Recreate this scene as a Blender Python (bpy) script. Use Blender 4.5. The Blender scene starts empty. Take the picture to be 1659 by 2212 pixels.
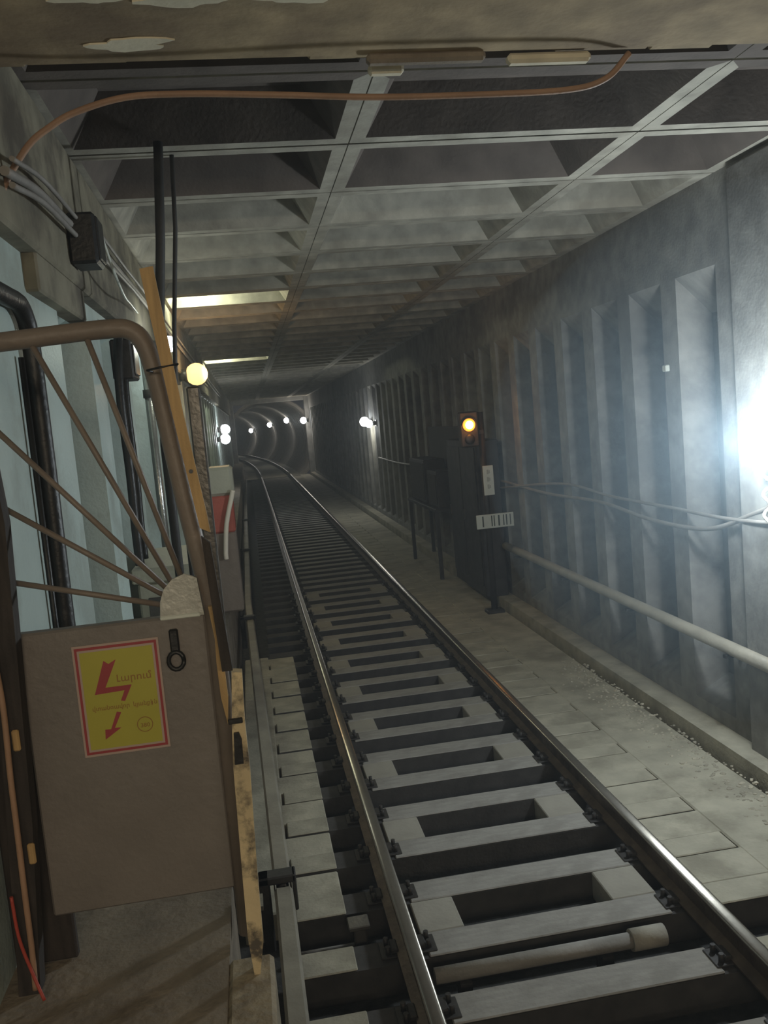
import bpy, bmesh, math, random
from mathutils import Vector, Matrix

sc = bpy.context.scene
COL = sc.collection
R = math.radians
rnd = random.Random(7)

# ------------------------------------------------------------------ camera
CAM = Vector((-1.3495, 0.0, 2.6469))
pitch, yaw, roll = 0.10726, 0.14584, 0.08908
fw = Vector((math.sin(yaw)*math.cos(pitch), math.cos(yaw)*math.cos(pitch), -math.sin(pitch)))
rt = Vector((math.cos(yaw), -math.sin(yaw), 0.0))
up = rt.cross(fw)
rt2 = rt*math.cos(roll) - up*math.sin(roll)
up2 = rt*math.sin(roll) + up*math.cos(roll)
cd = bpy.data.cameras.new('camera')
cam = bpy.data.objects.new('camera', cd)
COL.objects.link(cam)
cam.matrix_world = Matrix(((rt2.x, up2.x, -fw.x, CAM.x), (rt2.y, up2.y, -fw.y, CAM.y),
                           (rt2.z, up2.z, -fw.z, CAM.z), (0, 0, 0, 1)))
cd.sensor_fit = 'HORIZONTAL'
cd.sensor_width = 36.0
cd.lens = 36.0*1900.0/1659.0
cd.clip_start = 0.05
cd.clip_end = 400
sc.camera = cam

# ------------------------------------------------------------------ view, world, lights
sc.view_settings.view_transform = 'Standard'
sc.view_settings.look = 'None'
sc.view_settings.gamma = 1.0
sc.view_settings.use_curve_mapping = False
sc.view_settings.exposure = 0.0
HAZE = 0.0105
w = bpy.data.worlds.new('world')
sc.world = w
w.use_nodes = True
w.node_tree.nodes['Background'].inputs['Color'].default_value = (0.02, 0.02, 0.025, 1)
w.node_tree.nodes['Background'].inputs['Strength'].default_value = 1.0
try:
    sc.cycles.use_denoising = True
    sc.cycles.max_bounces = 5
    sc.cycles.use_adaptive_sampling = True
    sc.cycles.adaptive_threshold = 0.03
    sc.cycles.volume_bounces = 0
    sc.cycles.sample_clamp_indirect = 3.0
except Exception:
    pass


def lamp_light(name, loc, power, color, radius=0.06, kind='POINT', rot=None, size=None, parent=None):
    l = bpy.data.lights.new(name, kind)
    l.energy = power
    l.color = color
    if kind == 'AREA':
        l.shape = 'RECTANGLE'
        l.size, l.size_y = size
    else:
        l.shadow_soft_size = radius
    o = bpy.data.objects.new(name, l)
    o.location = loc
    if rot:
        o.rotation_euler = rot
    COL.objects.link(o)
    return o


# the station's platform lamps, behind the photographer on the station ceiling
lamp_light('station_lamp_light', (-1.6, -3.0, 3.35), 62, (1.0, 0.84, 0.62), kind='AREA', rot=(R(70), 0, 0), size=(2.4, 0.3))
lamp_light('station_lamp_light', (0.4, -4.5, 3.35), 46, (1.0, 0.86, 0.66), kind='AREA', rot=(R(80), 0, 0), size=(2.4, 0.3))


# ------------------------------------------------------------------ materials
def mat(name, base, var=0.25, scale=6.0, rough=0.85, metal=0.0, bump=0.15, bscale=40.0, emis=None, estr=0.0,
        stain=None, stain_scale=1.2, stain_amt=0.5, stretch=(1, 1, 1)):
    m = bpy.data.materials.new(name)
    m.use_nodes = True
    nt = m.node_tree
    b = nt.nodes['Principled BSDF']
    b.inputs['Roughness'].default_value = rough
    b.inputs['Metallic'].default_value = metal
    tc = nt.nodes.new('ShaderNodeTexCoord')
    mp = nt.nodes.new('ShaderNodeMapping')
    mp.inputs['Scale'].default_value = stretch
    nt.links.new(tc.outputs['Object'], mp.inputs['Vector'])
    n = nt.nodes.new('ShaderNodeTexNoise')
    n.inputs['Scale'].default_value = scale
    n.inputs['Detail'].default_value = 6
    nt.links.new(mp.outputs['Vector'], n.inputs['Vector'])
    r = nt.nodes.new('ShaderNodeValToRGB')
    lo = [c*(1-var) for c in base]
    hi = [min(1, c*(1+var)) for c in base]
    r.color_ramp.elements[0].color = (*lo, 1)
    r.color_ramp.elements[0].position = 0.3
    r.color_ramp.elements[1].color = (*hi, 1)
    r.color_ramp.elements[1].position = 0.7
    nt.links.new(n.outputs['Fac'], r.inputs['Fac'])
    out = r.outputs['Color']
    if stain:
        n2 = nt.nodes.new('ShaderNodeTexNoise')
        n2.inputs['Scale'].default_value = stain_scale
        n2.inputs['Detail'].default_value = 8
        n2.inputs['Roughness'].default_value = 0.65
        nt.links.new(tc.outputs['Object'], n2.inputs['Vector'])
        r2 = nt.nodes.new('ShaderNodeValToRGB')
        r2.color_ramp.elements[0].position = 0.48
        r2.color_ramp.elements[1].position = 0.62
        r2.color_ramp.elements[0].color = (0, 0, 0, 1)
        r2.color_ramp.elements[1].color = (stain_amt, stain_amt, stain_amt, 1)
        nt.links.new(n2.outputs['Fac'], r2.inputs['Fac'])
        mx = nt.nodes.new('ShaderNodeMix')
        mx.data_type = 'RGBA'
        nt.links.new(r2.outputs['Color'], mx.inputs['Factor'])
        nt.links.new(out, mx.inputs['A'])
        mx.inputs['B'].default_value = (*stain, 1)
        out = mx.outputs['Result']
    nt.links.new(out, b.inputs['Base Color'])
    if bump > 0:
        n3 = nt.nodes.new('ShaderNodeTexNoise')
        n3.inputs['Scale'].default_value = bscale
        n3.inputs['Detail'].default_value = 4
        nt.links.new(tc.outputs['Object'], n3.inputs['Vector'])
        bp = nt.nodes.new('ShaderNodeBump')
        bp.inputs['Strength'].default_value = bump
        bp.inputs['Distance'].default_value = 0.02
        nt.links.new(n3.outputs['Fac'], bp.inputs['Height'])
        nt.links.new(bp.outputs['Normal'], b.inputs['Normal'])
    if emis:
        b.inputs['Emission Color'].default_value = (*emis, 1)
        b.inputs['Emission Strength'].default_value = estr
    return m


M = {}
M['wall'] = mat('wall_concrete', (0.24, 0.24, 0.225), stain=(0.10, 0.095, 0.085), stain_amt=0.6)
M['dark_ceil'] = mat('dark_coffer', (0.125, 0.105, 0.09), var=0.25, scale=4)  # darker tone for coffer tops and the bays nearest the beam
M['sleeper_shade'] = mat('shaded_sleeper', (0.05, 0.047, 0.045), var=0.3, scale=8)  # sleeper body: shade on the sides is put into this dark colour
M['recess'] = mat('shaded_recess', (0.12, 0.12, 0.115), var=0.25, scale=4)  # darker copy of the wall concrete, recess shade put into the colour
M['ceil'] = mat('ceiling_concrete', (0.36, 0.345, 0.29), stain=(0.20, 0.18, 0.14), stain_amt=0.5)
M['beam'] = mat('portal_concrete', (0.37, 0.285, 0.17), stain=(0.16, 0.11, 0.07), stain_amt=0.7, stain_scale=0.9)
M['band'] = mat('dirty_band_concrete', (0.24, 0.22, 0.16), var=0.3, scale=3, stain=(0.06, 0.05, 0.04), stain_amt=0.8, stain_scale=1.6)
M['plaster'] = mat('plaster_remnant', (0.74, 0.68, 0.52), var=0.15)
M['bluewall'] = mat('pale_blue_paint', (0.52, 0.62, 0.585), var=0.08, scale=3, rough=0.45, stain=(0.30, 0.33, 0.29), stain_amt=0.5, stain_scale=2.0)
M['bluerecess'] = mat('shaded_blue_recess', (0.10, 0.125, 0.12), var=0.15, scale=3, rough=0.6)  # the wall's blue darkened for recess backs, shade painted in
M['bed'] = mat('dark_trackbed', (0.035, 0.034, 0.032), var=0.5, scale=14, bump=0.5, bscale=30)
M['slab'] = mat('dusty_slab', (0.40, 0.38, 0.30), var=0.2, scale=4, stain=(0.20, 0.185, 0.14), stain_amt=0.55, stain_scale=2.2, bump=0.3)
M['sleeper'] = mat('dusty_sleeper', (0.29, 0.28, 0.255), var=0.15, scale=5, stain=(0.19, 0.18, 0.16), stain_amt=0.5, stain_scale=4, bump=0.2, stretch=(1, 6, 6))
M['block'] = mat('packing_block', (0.31, 0.295, 0.25), var=0.15, scale=5, bump=0.2)
M['rail'] = mat('rail_steel', (0.11, 0.085, 0.065), var=0.35, scale=10, rough=0.55, metal=0.7)
M['railtop'] = mat('polished_rail', (0.40, 0.37, 0.32), var=0.06, scale=20, rough=0.27, metal=0.9, bump=0.02)
M['iron'] = mat('dark_iron', (0.045, 0.042, 0.04), var=0.4, rough=0.6, metal=0.4)
M['cover'] = mat('rail_cover', (0.27, 0.25, 0.20), var=0.2, scale=4, rough=0.6, stain=(0.15, 0.13, 0.10))
M['gate'] = mat('brown_gate_paint', (0.21, 0.17, 0.14), var=0.12, scale=8, rough=0.5)
M['panel'] = mat('grey_brown_panel', (0.20, 0.178, 0.16), var=0.08, scale=5, rough=0.5, stain=(0.16, 0.145, 0.13), stain_amt=0.4)
M['hub'] = mat('galvanised_plate', (0.45, 0.45, 0.41), var=0.1, rough=0.4, metal=0.3)
M['wood'] = mat('yellow_wood', (0.46, 0.30, 0.13), var=0.2, scale=5, rough=0.7, stretch=(12, 12, 1))
M['peel'] = mat('peeling_cream_paint', (0.62, 0.50, 0.30), var=0.12, scale=5, rough=0.7, stain=(0.10, 0.085, 0.065), stain_amt=1.0, stain_scale=9)
M['black'] = mat('black_rubber', (0.014, 0.014, 0.014), var=0.3, rough=0.45)
M['darkwood'] = mat('dark_timber', (0.035, 0.028, 0.024), var=0.4, rough=0.8, stretch=(8, 8, 1))
M['greysteel'] = mat('grey_steel', (0.12, 0.115, 0.105), var=0.2, rough=0.4, metal=0.5)
M['pipe'] = mat('steel_pipe', (0.55, 0.56, 0.53), var=0.08, rough=0.25, metal=0.8)
M['wallpipe'] = mat('painted_pipe', (0.34, 0.32, 0.26), var=0.15, rough=0.5)
M['cable'] = mat('grey_cable', (0.26, 0.245, 0.225), var=0.15, rough=0.6)
M['browncable'] = mat('brown_cable', (0.36, 0.22, 0.14), var=0.15, rough=0.6)
M['redcable'] = mat('red_cable', (0.42, 0.06, 0.04), var=0.1, rough=0.5)
M['floor'] = mat('platform_floor', (0.25, 0.21, 0.16), var=0.25, scale=5, stain=(0.14, 0.11, 0.08), stain_amt=0.7, stain_scale=3, bump=0.3)
M['edge'] = mat('platform_edge', (0.36, 0.31, 0.22), var=0.25, scale=12, stain=(0.20, 0.16, 0.11), stain_amt=0.6, stain_scale=9, bump=0.4)
M['plate'] = mat('white_enamel', (0.62, 0.66, 0.60), var=0.05, rough=0.4, bump=0.0)
M['mark'] = mat('dark_marking', (0.05, 0.06, 0.05), var=0.1, bump=0.0)
M['faint'] = mat('worn_marking', (0.42, 0.45, 0.41), var=0.05, bump=0.0)
M['yellow'] = mat('sign_yellow', (0.42, 0.385, 0.05), var=0.04, rough=0.5, bump=0.0)
M['signpink'] = mat('sign_pale_edge', (0.44, 0.33, 0.28), var=0.05, rough=0.5, bump=0.0)
M['signred'] = mat('sign_red', (0.33, 0.045, 0.05), var=0.06, rough=0.5, bump=0.0)
M['signink'] = mat('sign_ink', (0.30, 0.15, 0.03), var=0.06, rough=0.5, bump=0.0)
M['cabinet'] = mat('pale_grey_cabinet', (0.42, 0.42, 0.34), var=0.08, rough=0.5)
M['edgeglint'] = mat('painted_edge_glint', (0.85, 0.78, 0.66), var=0.04, rough=0.2, bump=0.0)  # near-white tone standing in for a lamp's reflection
M['redpaint'] = mat('faded_red_paint', (0.42, 0.10, 0.07), var=0.12, rough=0.5)
M['stone'] = mat('gravel', (0.42, 0.39, 0.31), var=0.35, scale=3, bump=0.2)
M['ring'] = mat('tunnel_ring', (0.24, 0.22, 0.19), var=0.2, rough=0.6)
M['white_glow'] = mat('white_lamp_glass', (0.9, 0.9, 0.9), bump=0, emis=(0.80, 0.93, 1.0), estr=60)
M['far_glow'] = mat('tunnel_lamp_glass', (0.9, 0.9, 0.9), bump=0, emis=(0.85, 0.92, 1.0), estr=25)
M['warm_glow'] = mat('orange_lamp_glass', (0.9, 0.7, 0.4), bump=0, emis=(1.0, 0.60, 0.22), estr=2.0)
M['amber_glow'] = mat('amber_lens', (0.9, 0.6, 0.2), bump=0, emis=(1.0, 0.30, 0.03), estr=1.6)
M['amber_hot'] = mat('amber_lens_centre', (0.9, 0.7, 0.3), bump=0, emis=(1.0, 0.72, 0.25), estr=6)


# ------------------------------------------------------------------ mesh helpers
class MB:
    """collects shapes, then links them as ONE mesh object"""
    def __init__(s):
        s.bm = bmesh.new()
        s.mats = []

    def _mi(s, m):
        if m is None:
            return 0
        if m not in s.mats:
            s.mats.append(m)
        return s.mats.index(m)

    def face(s, pts, m=None, smooth=False):
        f = s.bm.faces.new([s.bm.verts.new(p) for p in pts])
        f.material_index = s._mi(m)
        f.smooth = smooth
        return f

    def box(s, a, b, m=None, bevel=0.0, rot=None, piv=None):
        x0, y0, z0 = a
        x1, y1, z1 = b
        P = [(x0, y0, z0), (x1, y0, z0), (x1, y1, z0), (x0, y1, z0), (x0, y0, z1), (x1, y0, z1), (x1, y1, z1), (x0, y1, z1)]
        t = bmesh.new()
        vs = [t.verts.new(p) for p in P]
        for q in ((0, 3, 2, 1), (4, 5, 6, 7), (0, 1, 5, 4), (1, 2, 6, 5), (2, 3, 7, 6), (3, 0, 4, 7)):
            t.faces.new([vs[i] for i in q])
        if bevel > 0:
            bmesh.ops.bevel(t, geom=t.edges[:], offset=bevel, segments=1, affect='EDGES', profile=0.5)
        if rot is not None:
            pv = Vector(piv) if piv else Vector(((x0+x1)/2, (y0+y1)/2, (z0+z1)/2))
            bmesh.ops.rotate(t, verts=t.verts[:], cent=pv, matrix=rot)
        s._merge(t, m)
        return s

    def _merge(s, t, m, smooth=None):
        mi = s._mi(m)
        mp = {v: s.bm.verts.new(v.co) for v in t.verts}
        for f in t.faces:
            try:
                g = s.bm.faces.new([mp[v] for v in f.verts])
            except ValueError:
                continue
            g.material_index = mi
            g.smooth = f.smooth if smooth is None else smooth
        t.free()

    def tube(s, pts, r, m=None, seg=10, cap=True):
        pts = [Vector(p) for p in pts]
        n = len(pts)
        rings = []
        prev = None
        for i, p in enumerate(pts):
            d = (pts[min(i+1, n-1)] - pts[max(i-1, 0)]).normalized()
            if prev is None:
                ref = Vector((0, 0, 1)) if abs(d.z) < 0.9 else Vector((1, 0, 0))
                u = d.cross(ref).normalized()
            else:
                u = (prev - d*prev.dot(d)).normalized()
            prev = u
            v = d.cross(u)
            rr = r[i] if isinstance(r, (list, tuple)) else r
            rings.append([s.bm.verts.new(p + (u*math.cos(2*math.pi*k/seg) + v*math.sin(2*math.pi*k/seg))*rr) for k in range(seg)])
        mi = s._mi(m)
        for a, b in zip(rings, rings[1:]):
            for k in range(seg):
                f = s.bm.faces.new((a[k], a[(k+1) % seg], b[(k+1) % seg], b[k]))
                f.smooth = True
                f.material_index = mi
        if cap:
            for q in (rings[0][::-1], rings[-1]):
                f = s.bm.faces.new(q)
                f.material_index = mi
        return s

    def sphere(s, c, r, m=None, sc3=(1, 1, 1), u=14, v=9):
        t = bmesh.new()
        bmesh.ops.create_uvsphere(t, u_segments=u, v_segments=v, radius=r)
        for vv in t.verts:
            vv.co = Vector((vv.co.x*sc3[0], vv.co.y*sc3[1], vv.co.z*sc3[2])) + Vector(c)
        s._merge(t, m, True)
        return s

    def prism(s, poly, axis, a, b, m=None):
        """poly: 2-D outline; axis 'x','y','z' is the extrusion axis from a to b"""
        def P(p, t):
            return {'x': (t, p[0], p[1]), 'y': (p[0], t, p[1]), 'z': (p[0], p[1], t)}[axis]
        t = bmesh.new()
        A = [t.verts.new(P(p, a)) for p in poly]
        B = [t.verts.new(P(p, b)) for p in poly]
        t.faces.new(A[::-1])
        t.faces.new(B)
        n = len(poly)
        for i in range(n):
            t.faces.new((A[i], A[(i+1) % n], B[(i+1) % n], B[i]))
        bmesh.ops.recalc_face_normals(t, faces=t.faces[:])
        s._merge(t, m)
        return s

    def build(s, name, material, parent=None, origin=None, recalc=True):
        if recalc:
            bmesh.ops.recalc_face_normals(s.bm, faces=s.bm.faces[:])
        me = bpy.data.meshes.new(name)
        if origin is not None:
            bmesh.ops.translate(s.bm, verts=s.bm.verts[:], vec=-Vector(origin))
        s.bm.to_mesh(me)
        s.bm.free()
        ms = s.mats if s.mats else [material]
        for mm in ms:
            me.materials.append(mm if mm is not None else material)
        o = bpy.data.objects.new(name, me)
        if origin is not None:
            o.location = origin
        COL.objects.link(o)
        if parent is not None:
            o.parent = parent
            o.matrix_parent_inverse = Matrix.Translation(-Vector(parent.location)) if origin is not None or True else Matrix()
        return o


def tag(o, label, cat, group=None, kind=None):
    o['label'] = label
    o['category'] = cat
    if group:
        o['group'] = group
    if kind:
        o['kind'] = kind
    return o


def struct(o, label, cat='wall'):
    return tag(o, label, cat, kind='structure')


def thing(name, loc, label, cat, group=None):
    o = bpy.data.objects.new(name, None)
    o.empty_display_size = 0.1
    o.location = loc
    COL.objects.link(o)
    return tag(o, label, cat, group)


def smooth_path(pts, n=8):
    """Catmull-Rom through the points"""
    P = [Vector(p) for p in pts]
    P = [P[0]*2-P[1]] + P + [P[-1]*2-P[-2]]
    out = []
    for i in range(1, len(P)-2):
        for k in range(n):
            t = k/n
            a, b, c, d = P[i-1], P[i], P[i+1], P[i+2]
            out.append(0.5*((2*b)+(c-a)*t+(2*a-5*b+4*c-d)*t*t+(3*b-a-3*c+d)*t**3))
    out.append(P[-2])
    return out


Y_END = 50.0
RC = 430.0


def track_x(y):
    return 0.0 if y < Y_END-2 else -(y-(Y_END-2))**2/(2*RC)


# ------------------------------------------------------------------ the tunnel shell
# floor: dark trackbed with dusty concrete slabs on both sides
b = MB()
b.box((-2.6, -6, -0.6), (2.6, Y_END+2, -0.34), M['bed'])
sr = random.Random(12)
SL = []          # sleeper positions (centre y)
yy = 3.30
while yy < Y_END-1:
    SL.append(yy)
    yy += 0.535
for i, yy in enumerate(SL[:-1]):
    y0, y1 = yy+0.112, SL[i+1]-0.112
    dz = sr.uniform(-0.003, 0.003)
    if i >= 2:
        b.box((0.93, y0, -0.36), (1.38, y1, -0.165+dz), M['slab'], bevel=0.006)
    if 3 <= i <= 13:
        b.box((-1.66, y0, -0.36), (-1.07, y1, -0.165+sr.uniform(-0.014, 0.004)), M['slab'], bevel=0.008)
b.box((1.375, 4.22, -0.36), (1.93, Y_END, -0.166), M['slab'], bevel=0.01)
b.box((-1.66, 4.94, -0.36), (-1.375, 10.75, -0.170), M['slab'], bevel=0.01)
b.box((1.99, 3.6, -0.36), (2.45, Y_END, -0.06), M['slab'])
b.box((-0.66, 9.5, -0.36), (0.66, Y_END, -0.27), M['bed'])
struct(b.build('floor', M['bed']), 'dark dirty trackbed with dusty concrete slabs beside the rails', 'floor')


def ribbed_wall(name, sx, xf, ribs, y0, z0, z1, zr0, zr1, depth, mface, mrec, half=0.17, taper=(0.05, 0.30, 0.18), y_first=None):
    """precast wall: flanges stand at x = sx*xf, tapered recesses between them go back by depth"""
    b = MB()
    xr = xf+depth
    ys = ribs
    # plain stretch before the first rib
    b.box((sx*xf, y0, z0), (sx*(xf+0.5), ys[0]-half, z1), mface)
    for i, y in enumerate(ys):
        b.face([(sx*xf, y-half, z0), (sx*xf, y+half, z0), (sx*xf, y+half, z1), (sx*xf, y-half, z1)], mface)
        if i+1 == len(ys):
            break
        a, c = y+half, ys[i+1]-half
        ty, tt, tb = taper
        A = [(a, zr0), (c, zr0), (c, zr1), (a, zr1)]
        B = [(a+ty, zr0+tb), (c-ty, zr0+tb), (c-ty, zr1-tt), (a+ty, zr1-tt)]
        b.face([(sx*xf, a, z0), (sx*xf, c, z0), (sx*xf, c, zr0), (sx*xf, a, zr0)], mface)
        b.face([(sx*xf, a, zr1), (sx*xf, c, zr1), (sx*xf, c, z1), (sx*xf, a, z1)], mface)
        for k in range(4):
            l = (k+1) % 4
            b.face([(sx*xf, *A[k]), (sx*xf, *A[l]), (sx*xr, *B[l]), (sx*xr, *B[k])], mface if k != 4 else mrec)
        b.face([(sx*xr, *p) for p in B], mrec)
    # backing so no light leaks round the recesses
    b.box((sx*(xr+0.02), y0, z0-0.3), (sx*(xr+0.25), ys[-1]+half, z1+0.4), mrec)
    return b.build(name, mface)


ribsR = [6.08 + 0.88*i for i in range(50)]
ribsR = [y for y in ribsR if y < Y_END-0.2]
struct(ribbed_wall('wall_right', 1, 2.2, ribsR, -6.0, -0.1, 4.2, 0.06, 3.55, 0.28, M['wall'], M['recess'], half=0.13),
       'right tunnel wall of ribbed grey concrete panels with tapered recesses')
# flat pilaster by the bright lamp
b = MB()
b.box((2.13, 2.2, -0.08), (2.22, 5.9, 4.16), M['wall'], bevel=0.012)
struct(b.build('trim_1', M['wall']), 'flat concrete pilaster behind the bright white lamp', 'pilaster')

ribsL = [4.34, 5.62, 6.95] + [8.25 + 1.3*i for i in range(32)]
ribsL = [y for y in ribsL if y < Y_END-0.2]
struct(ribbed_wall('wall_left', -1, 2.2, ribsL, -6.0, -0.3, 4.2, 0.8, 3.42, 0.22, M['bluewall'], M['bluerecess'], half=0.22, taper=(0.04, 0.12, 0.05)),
       'left tunnel wall with pale blue painted ribs and darker recesses')
# bare concrete band over the painted wall
b = MB()
b.box((-2.24, 2.6, 3.46), (-2.12, Y_END-0.5, 4.17), M['band'], bevel=0.015)
b.box((-2.24, 3.95, 3.30), (-2.14, 5.05, 3.47), M['band'], bevel=0.01)
struct(b.build('trim_2', M['band']), 'bare brownish concrete band along the top of the left wall', 'band')


# ceiling: precast coffers
def ceiling():
    b = MB()
    z = 4.2
    dep = 0.27
    xs = [-2.35, -0.61, 1.14, 2.35]
    hx = 0.085
    hy = 0.10
    gap = 0.012
    k = -2
    while True:
        ya = 5.14 + 1.04*k
        yb = ya+1.04
        if ya > Y_END:
            break
        cm = M['dark_ceil'] if k <= 0 else M['ceil']
        for i in range(3):
            xa, xb = xs[i], xs[i+1]
            X0, X1, Y0, Y1 = xa+gap*0.3, xb-gap*0.3, ya+gap, yb-gap
            O = [(X0, Y0), (X1, Y0), (X1, Y1), (X0, Y1)]
            I = [(xa+(hx if i else 0.25), ya+hy), (xb-(hx if i < 2 else 0.25), ya+hy), (xb-(hx if i < 2 else 0.25), yb-hy), (xa+(hx if i else 0.25), yb-hy)]
            sxx, syy = 0.17, 0.07
            T = [(I[0][0]+sxx, I[0][1]+syy), (I[1][0]-sxx, I[1][1]+syy), (I[2][0]-sxx, I[2][1]-syy), (I[3][0]+sxx, I[3][1]-syy)]
            for q in range(4):
                l = (q+1) % 4
                b.face([(*O[q], z), (*O[l], z), (*I[l], z), (*I[q], z)], M['dark_ceil'] if (k == -2 or (k == -1 and q == 0)) else M['ceil'])
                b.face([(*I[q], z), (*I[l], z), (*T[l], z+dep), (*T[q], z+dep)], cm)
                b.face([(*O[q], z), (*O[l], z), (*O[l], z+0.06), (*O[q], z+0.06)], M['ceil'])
            b.face([(*p, z+dep) for p in T], M['dark_ceil'])
        k += 1
    b.box((-2.7, 2.8, z+dep+0.02), (2.7, Y_END+1, z+dep+0.3), M['ceil'])
    return b.build('ceiling', M['ceil'])


struct(ceiling(), 'tunnel ceiling of ribbed concrete coffers crossed by long beams', 'ceiling')

# the deep beam at the end of the station, over the photographer
b = MB()
b.box((-2.7, -6, 4.0), (2.7, 3.42, 4.75), M['beam'])
rag = random.Random(3)
x = -2.2
while x < 2.2:
    wdt = rag.uniform(0.12, 0.5)
    d = rag.uniform(0.01, 0.07)
    b.box((x, 3.40, 4.0+rag.uniform(0.0, 0.02)), (min(x+wdt, 2.2), 3.42+d, 4.0+rag.uniform(0.05, 0.14)), M['beam'], bevel=0.008)
    x += wdt
beam = struct(b.build('trim_3', M['beam']), 'deep brown concrete beam over the end of the platform', 'beam')


def blob(cx, cy, z, rx, ry, th, m, seed, n=22):
    r = random.Random(seed)
    ph = [r.uniform(0, 6.28) for _ in range(4)]
    poly = []
    for k in range(n):
        a = 2*math.pi*k/n
        f = 1+0.18*math.sin(2*a+ph[0])+0.14*math.sin(3*a+ph[1])+0.12*math.sin(5*a+ph[2])+0.07*math.sin(8*a+ph[3])
        poly.append((cx+rx*f*math.cos(a), cy+ry*f*math.sin(a)))
    return MB().prism(poly, 'z', z-th, z+0.003, m)


for (cx, cy, rx, ry, sd) in ((-1.605, 3.27, 0.115, 0.035, 5), (-1.70, 2.93, 0.07, 0.03, 8), (-1.40, 2.96, 0.11, 0.03, 11), (-1.07, 2.95, 0.10, 0.03, 14)):
    blob(cx, cy, 4.0, rx*1.25, ry*1.3, 0.006, M['plaster'], sd).build('plaster_patch', M['plaster'], beam)
for (x0, x1, y0, m_) in ((-0.76, -0.30, 3.40, 'beam'), (-0.20, 0.14, 3.44, 'plaster'), (-0.74, -0.60, 3.50, 'plaster')):
    MB().box((x0, y0, 3.965), (x1, y0+0.05, 4.004), M[m_] if m_ == 'plaster' else M['floor'], bevel=0.012).build('concrete_chip', M[m_], beam)

# concrete frame where the round tunnel begins
b = MB()
for (a, c) in (((-2.45, Y_END-0.4, -0.4), (-1.95, Y_END+0.3, 4.5)), ((1.98, Y_END-0.4, -0.4), (2.45, Y_END+0.3, 4.5)), ((-1.95, Y_END-0.4, 4.0), (1.98, Y_END+0.3, 4.5))):
    b.box(a, c, M['wall'], bevel=0.02)
struct(b.build('trim_4', M['wall']), 'square concrete frame where the round tunnel begins', 'portal')

# round tunnel curving away to the left
b = MB()
seg = 28
ring_prev = None
y = Y_END+0.2
steps = []
while y < Y_END+100:
    steps += [(y, 2.62), (y+0.80, 2.62), (y+0.801, 2.46), (y+0.999, 2.46)]
    y += 1.0 if y < Y_END+40 else 1.0
for (yy, rr) in steps:
    cx = track_x(yy)
    ring = [b.bm.verts.new((cx+rr*math.cos(2*math.pi*k/seg), yy, 1.75+rr*math.sin(2*math.pi*k/seg))) for k in range(seg)]
    if ring_prev:
        for k in range(seg):
            b.bm.faces.new((ring_prev[k], ring_prev[(k+1) % seg], ring[(k+1) % seg], ring[k]))
    ring_prev = ring
b.bm.faces.new(ring_prev)
struct(b.build('wall_far', M['ring']), 'round ringed tunnel curving away to the left', 'tunnel')
b = MB()
for i in range(50):
    ya, yb = Y_END+2*i, Y_END+2*i+2
    xa, xb = track_x(ya), track_x(yb)
    b.face([(xa-1.9, ya, -0.2), (xa+1.9, ya, -0.2), (xb+1.9, yb, -0.2), (xb-1.9, yb, -0.2)], M['slab'])
struct(b.build('floor_far', M['slab']), 'dusty trackbed inside the round tunnel', 'floor')

# platform end and the service walkway beyond the gate
b = MB()
b.box((-2.6, -6, -0.34), (-1.56, 2.98, 1.1), M['floor'])
struct(b.build('floor_platform', M['floor']), 'brown concrete platform end under the gate', 'floor')
b = MB()
b.box((-1.56, -6, -0.34), (-1.43, 2.50, 1.105), M['edge'], bevel=0.012)
struct(b.build('trim_5', M['edge']), 'mottled pale edge block of the platform', 'platform edge')
b = MB()
b.box((-2.5, 2.98, -0.34), (-1.72, Y_END-0.5, 0.80), M['floor'])
struct(b.build('floor_walkway', M['floor']), 'concrete service walkway along the left wall beyond the gate', 'walkway')
# the station end wall far behind the camera stays open to the station

# ------------------------------------------------------------------ track
PROF = [(-0.066, -0.152), (0.066, -0.152), (0.066, -0.141), (0.012, -0.122), (0.009, -0.042), (0.035, -0.034), (0.0365, -0.012), (0.034, -0.0055), (0.026, -0.0020), (0.012, -0.0004), (-0.012, -0.0004), (-0.026, -0.0020), (-0.034, -0.0055), (-0.0365, -0.012), (-0.035, -0.034), (-0.009, -0.042), (-0.012, -0.122), (-0.066, -0.141)]


def sweep(prof, path, name, m, top_m=None, top_idx=()):
    b = MB()
    prev = None
    for (px, py, pz) in path:
        ring = [b.bm.verts.new((px+p[0], py, pz+p[1])) for p in prof]
        if prev:
            n = len(prof)
            for k in range(n):
                f = b.bm.faces.new((prev[k], prev[(k+1) % n], ring[(k+1) % n], ring[k]))
                f.material_index = b._mi(top_m) if (k in top_idx and top_m) else b._mi(m)
                f.smooth = k in top_idx
        else:
            b.bm.faces.new(ring[::-1]).material_index = b._mi(m)
        prev = ring
    b.bm.faces.new(prev).material_index = b._mi(m)
    return b.build(name, m)


for sx, lab, lab2 in ((-1, 'left running rail, nearest the contact rail and platform', 'far length of the left rail bending left into the round tunnel'),
                      (1, 'right running rail with a bright streak, nearest the dusty slab', 'far length of the right rail bending left into the round tunnel')):
    for ys_, l_ in (([-2.0, 10, 20, 30, 40, Y_END-2], lab), ([Y_END-1.99+3*i for i in range(24)], lab2)):
        o = sweep(PROF, [(sx*0.79+track_x(yy), yy, 0.0) for yy in ys_], 'running_rail', M['rail'], M['railtop'], (6, 7, 8, 9, 10, 11, 12))
        tag(o, l_, 'rail', 'running rails of the track')

ORD = ['first', 'second', 'third', 'fourth', 'fifth', 'sixth', 'seventh', 'eighth', 'ninth', 'tenth', 'eleventh', 'twelfth', 'thirteenth', 'fourteenth', 'fifteenth', 'sixteenth', 'seventeenth', 'eighteenth', 'nineteenth', 'twentieth']


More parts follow.
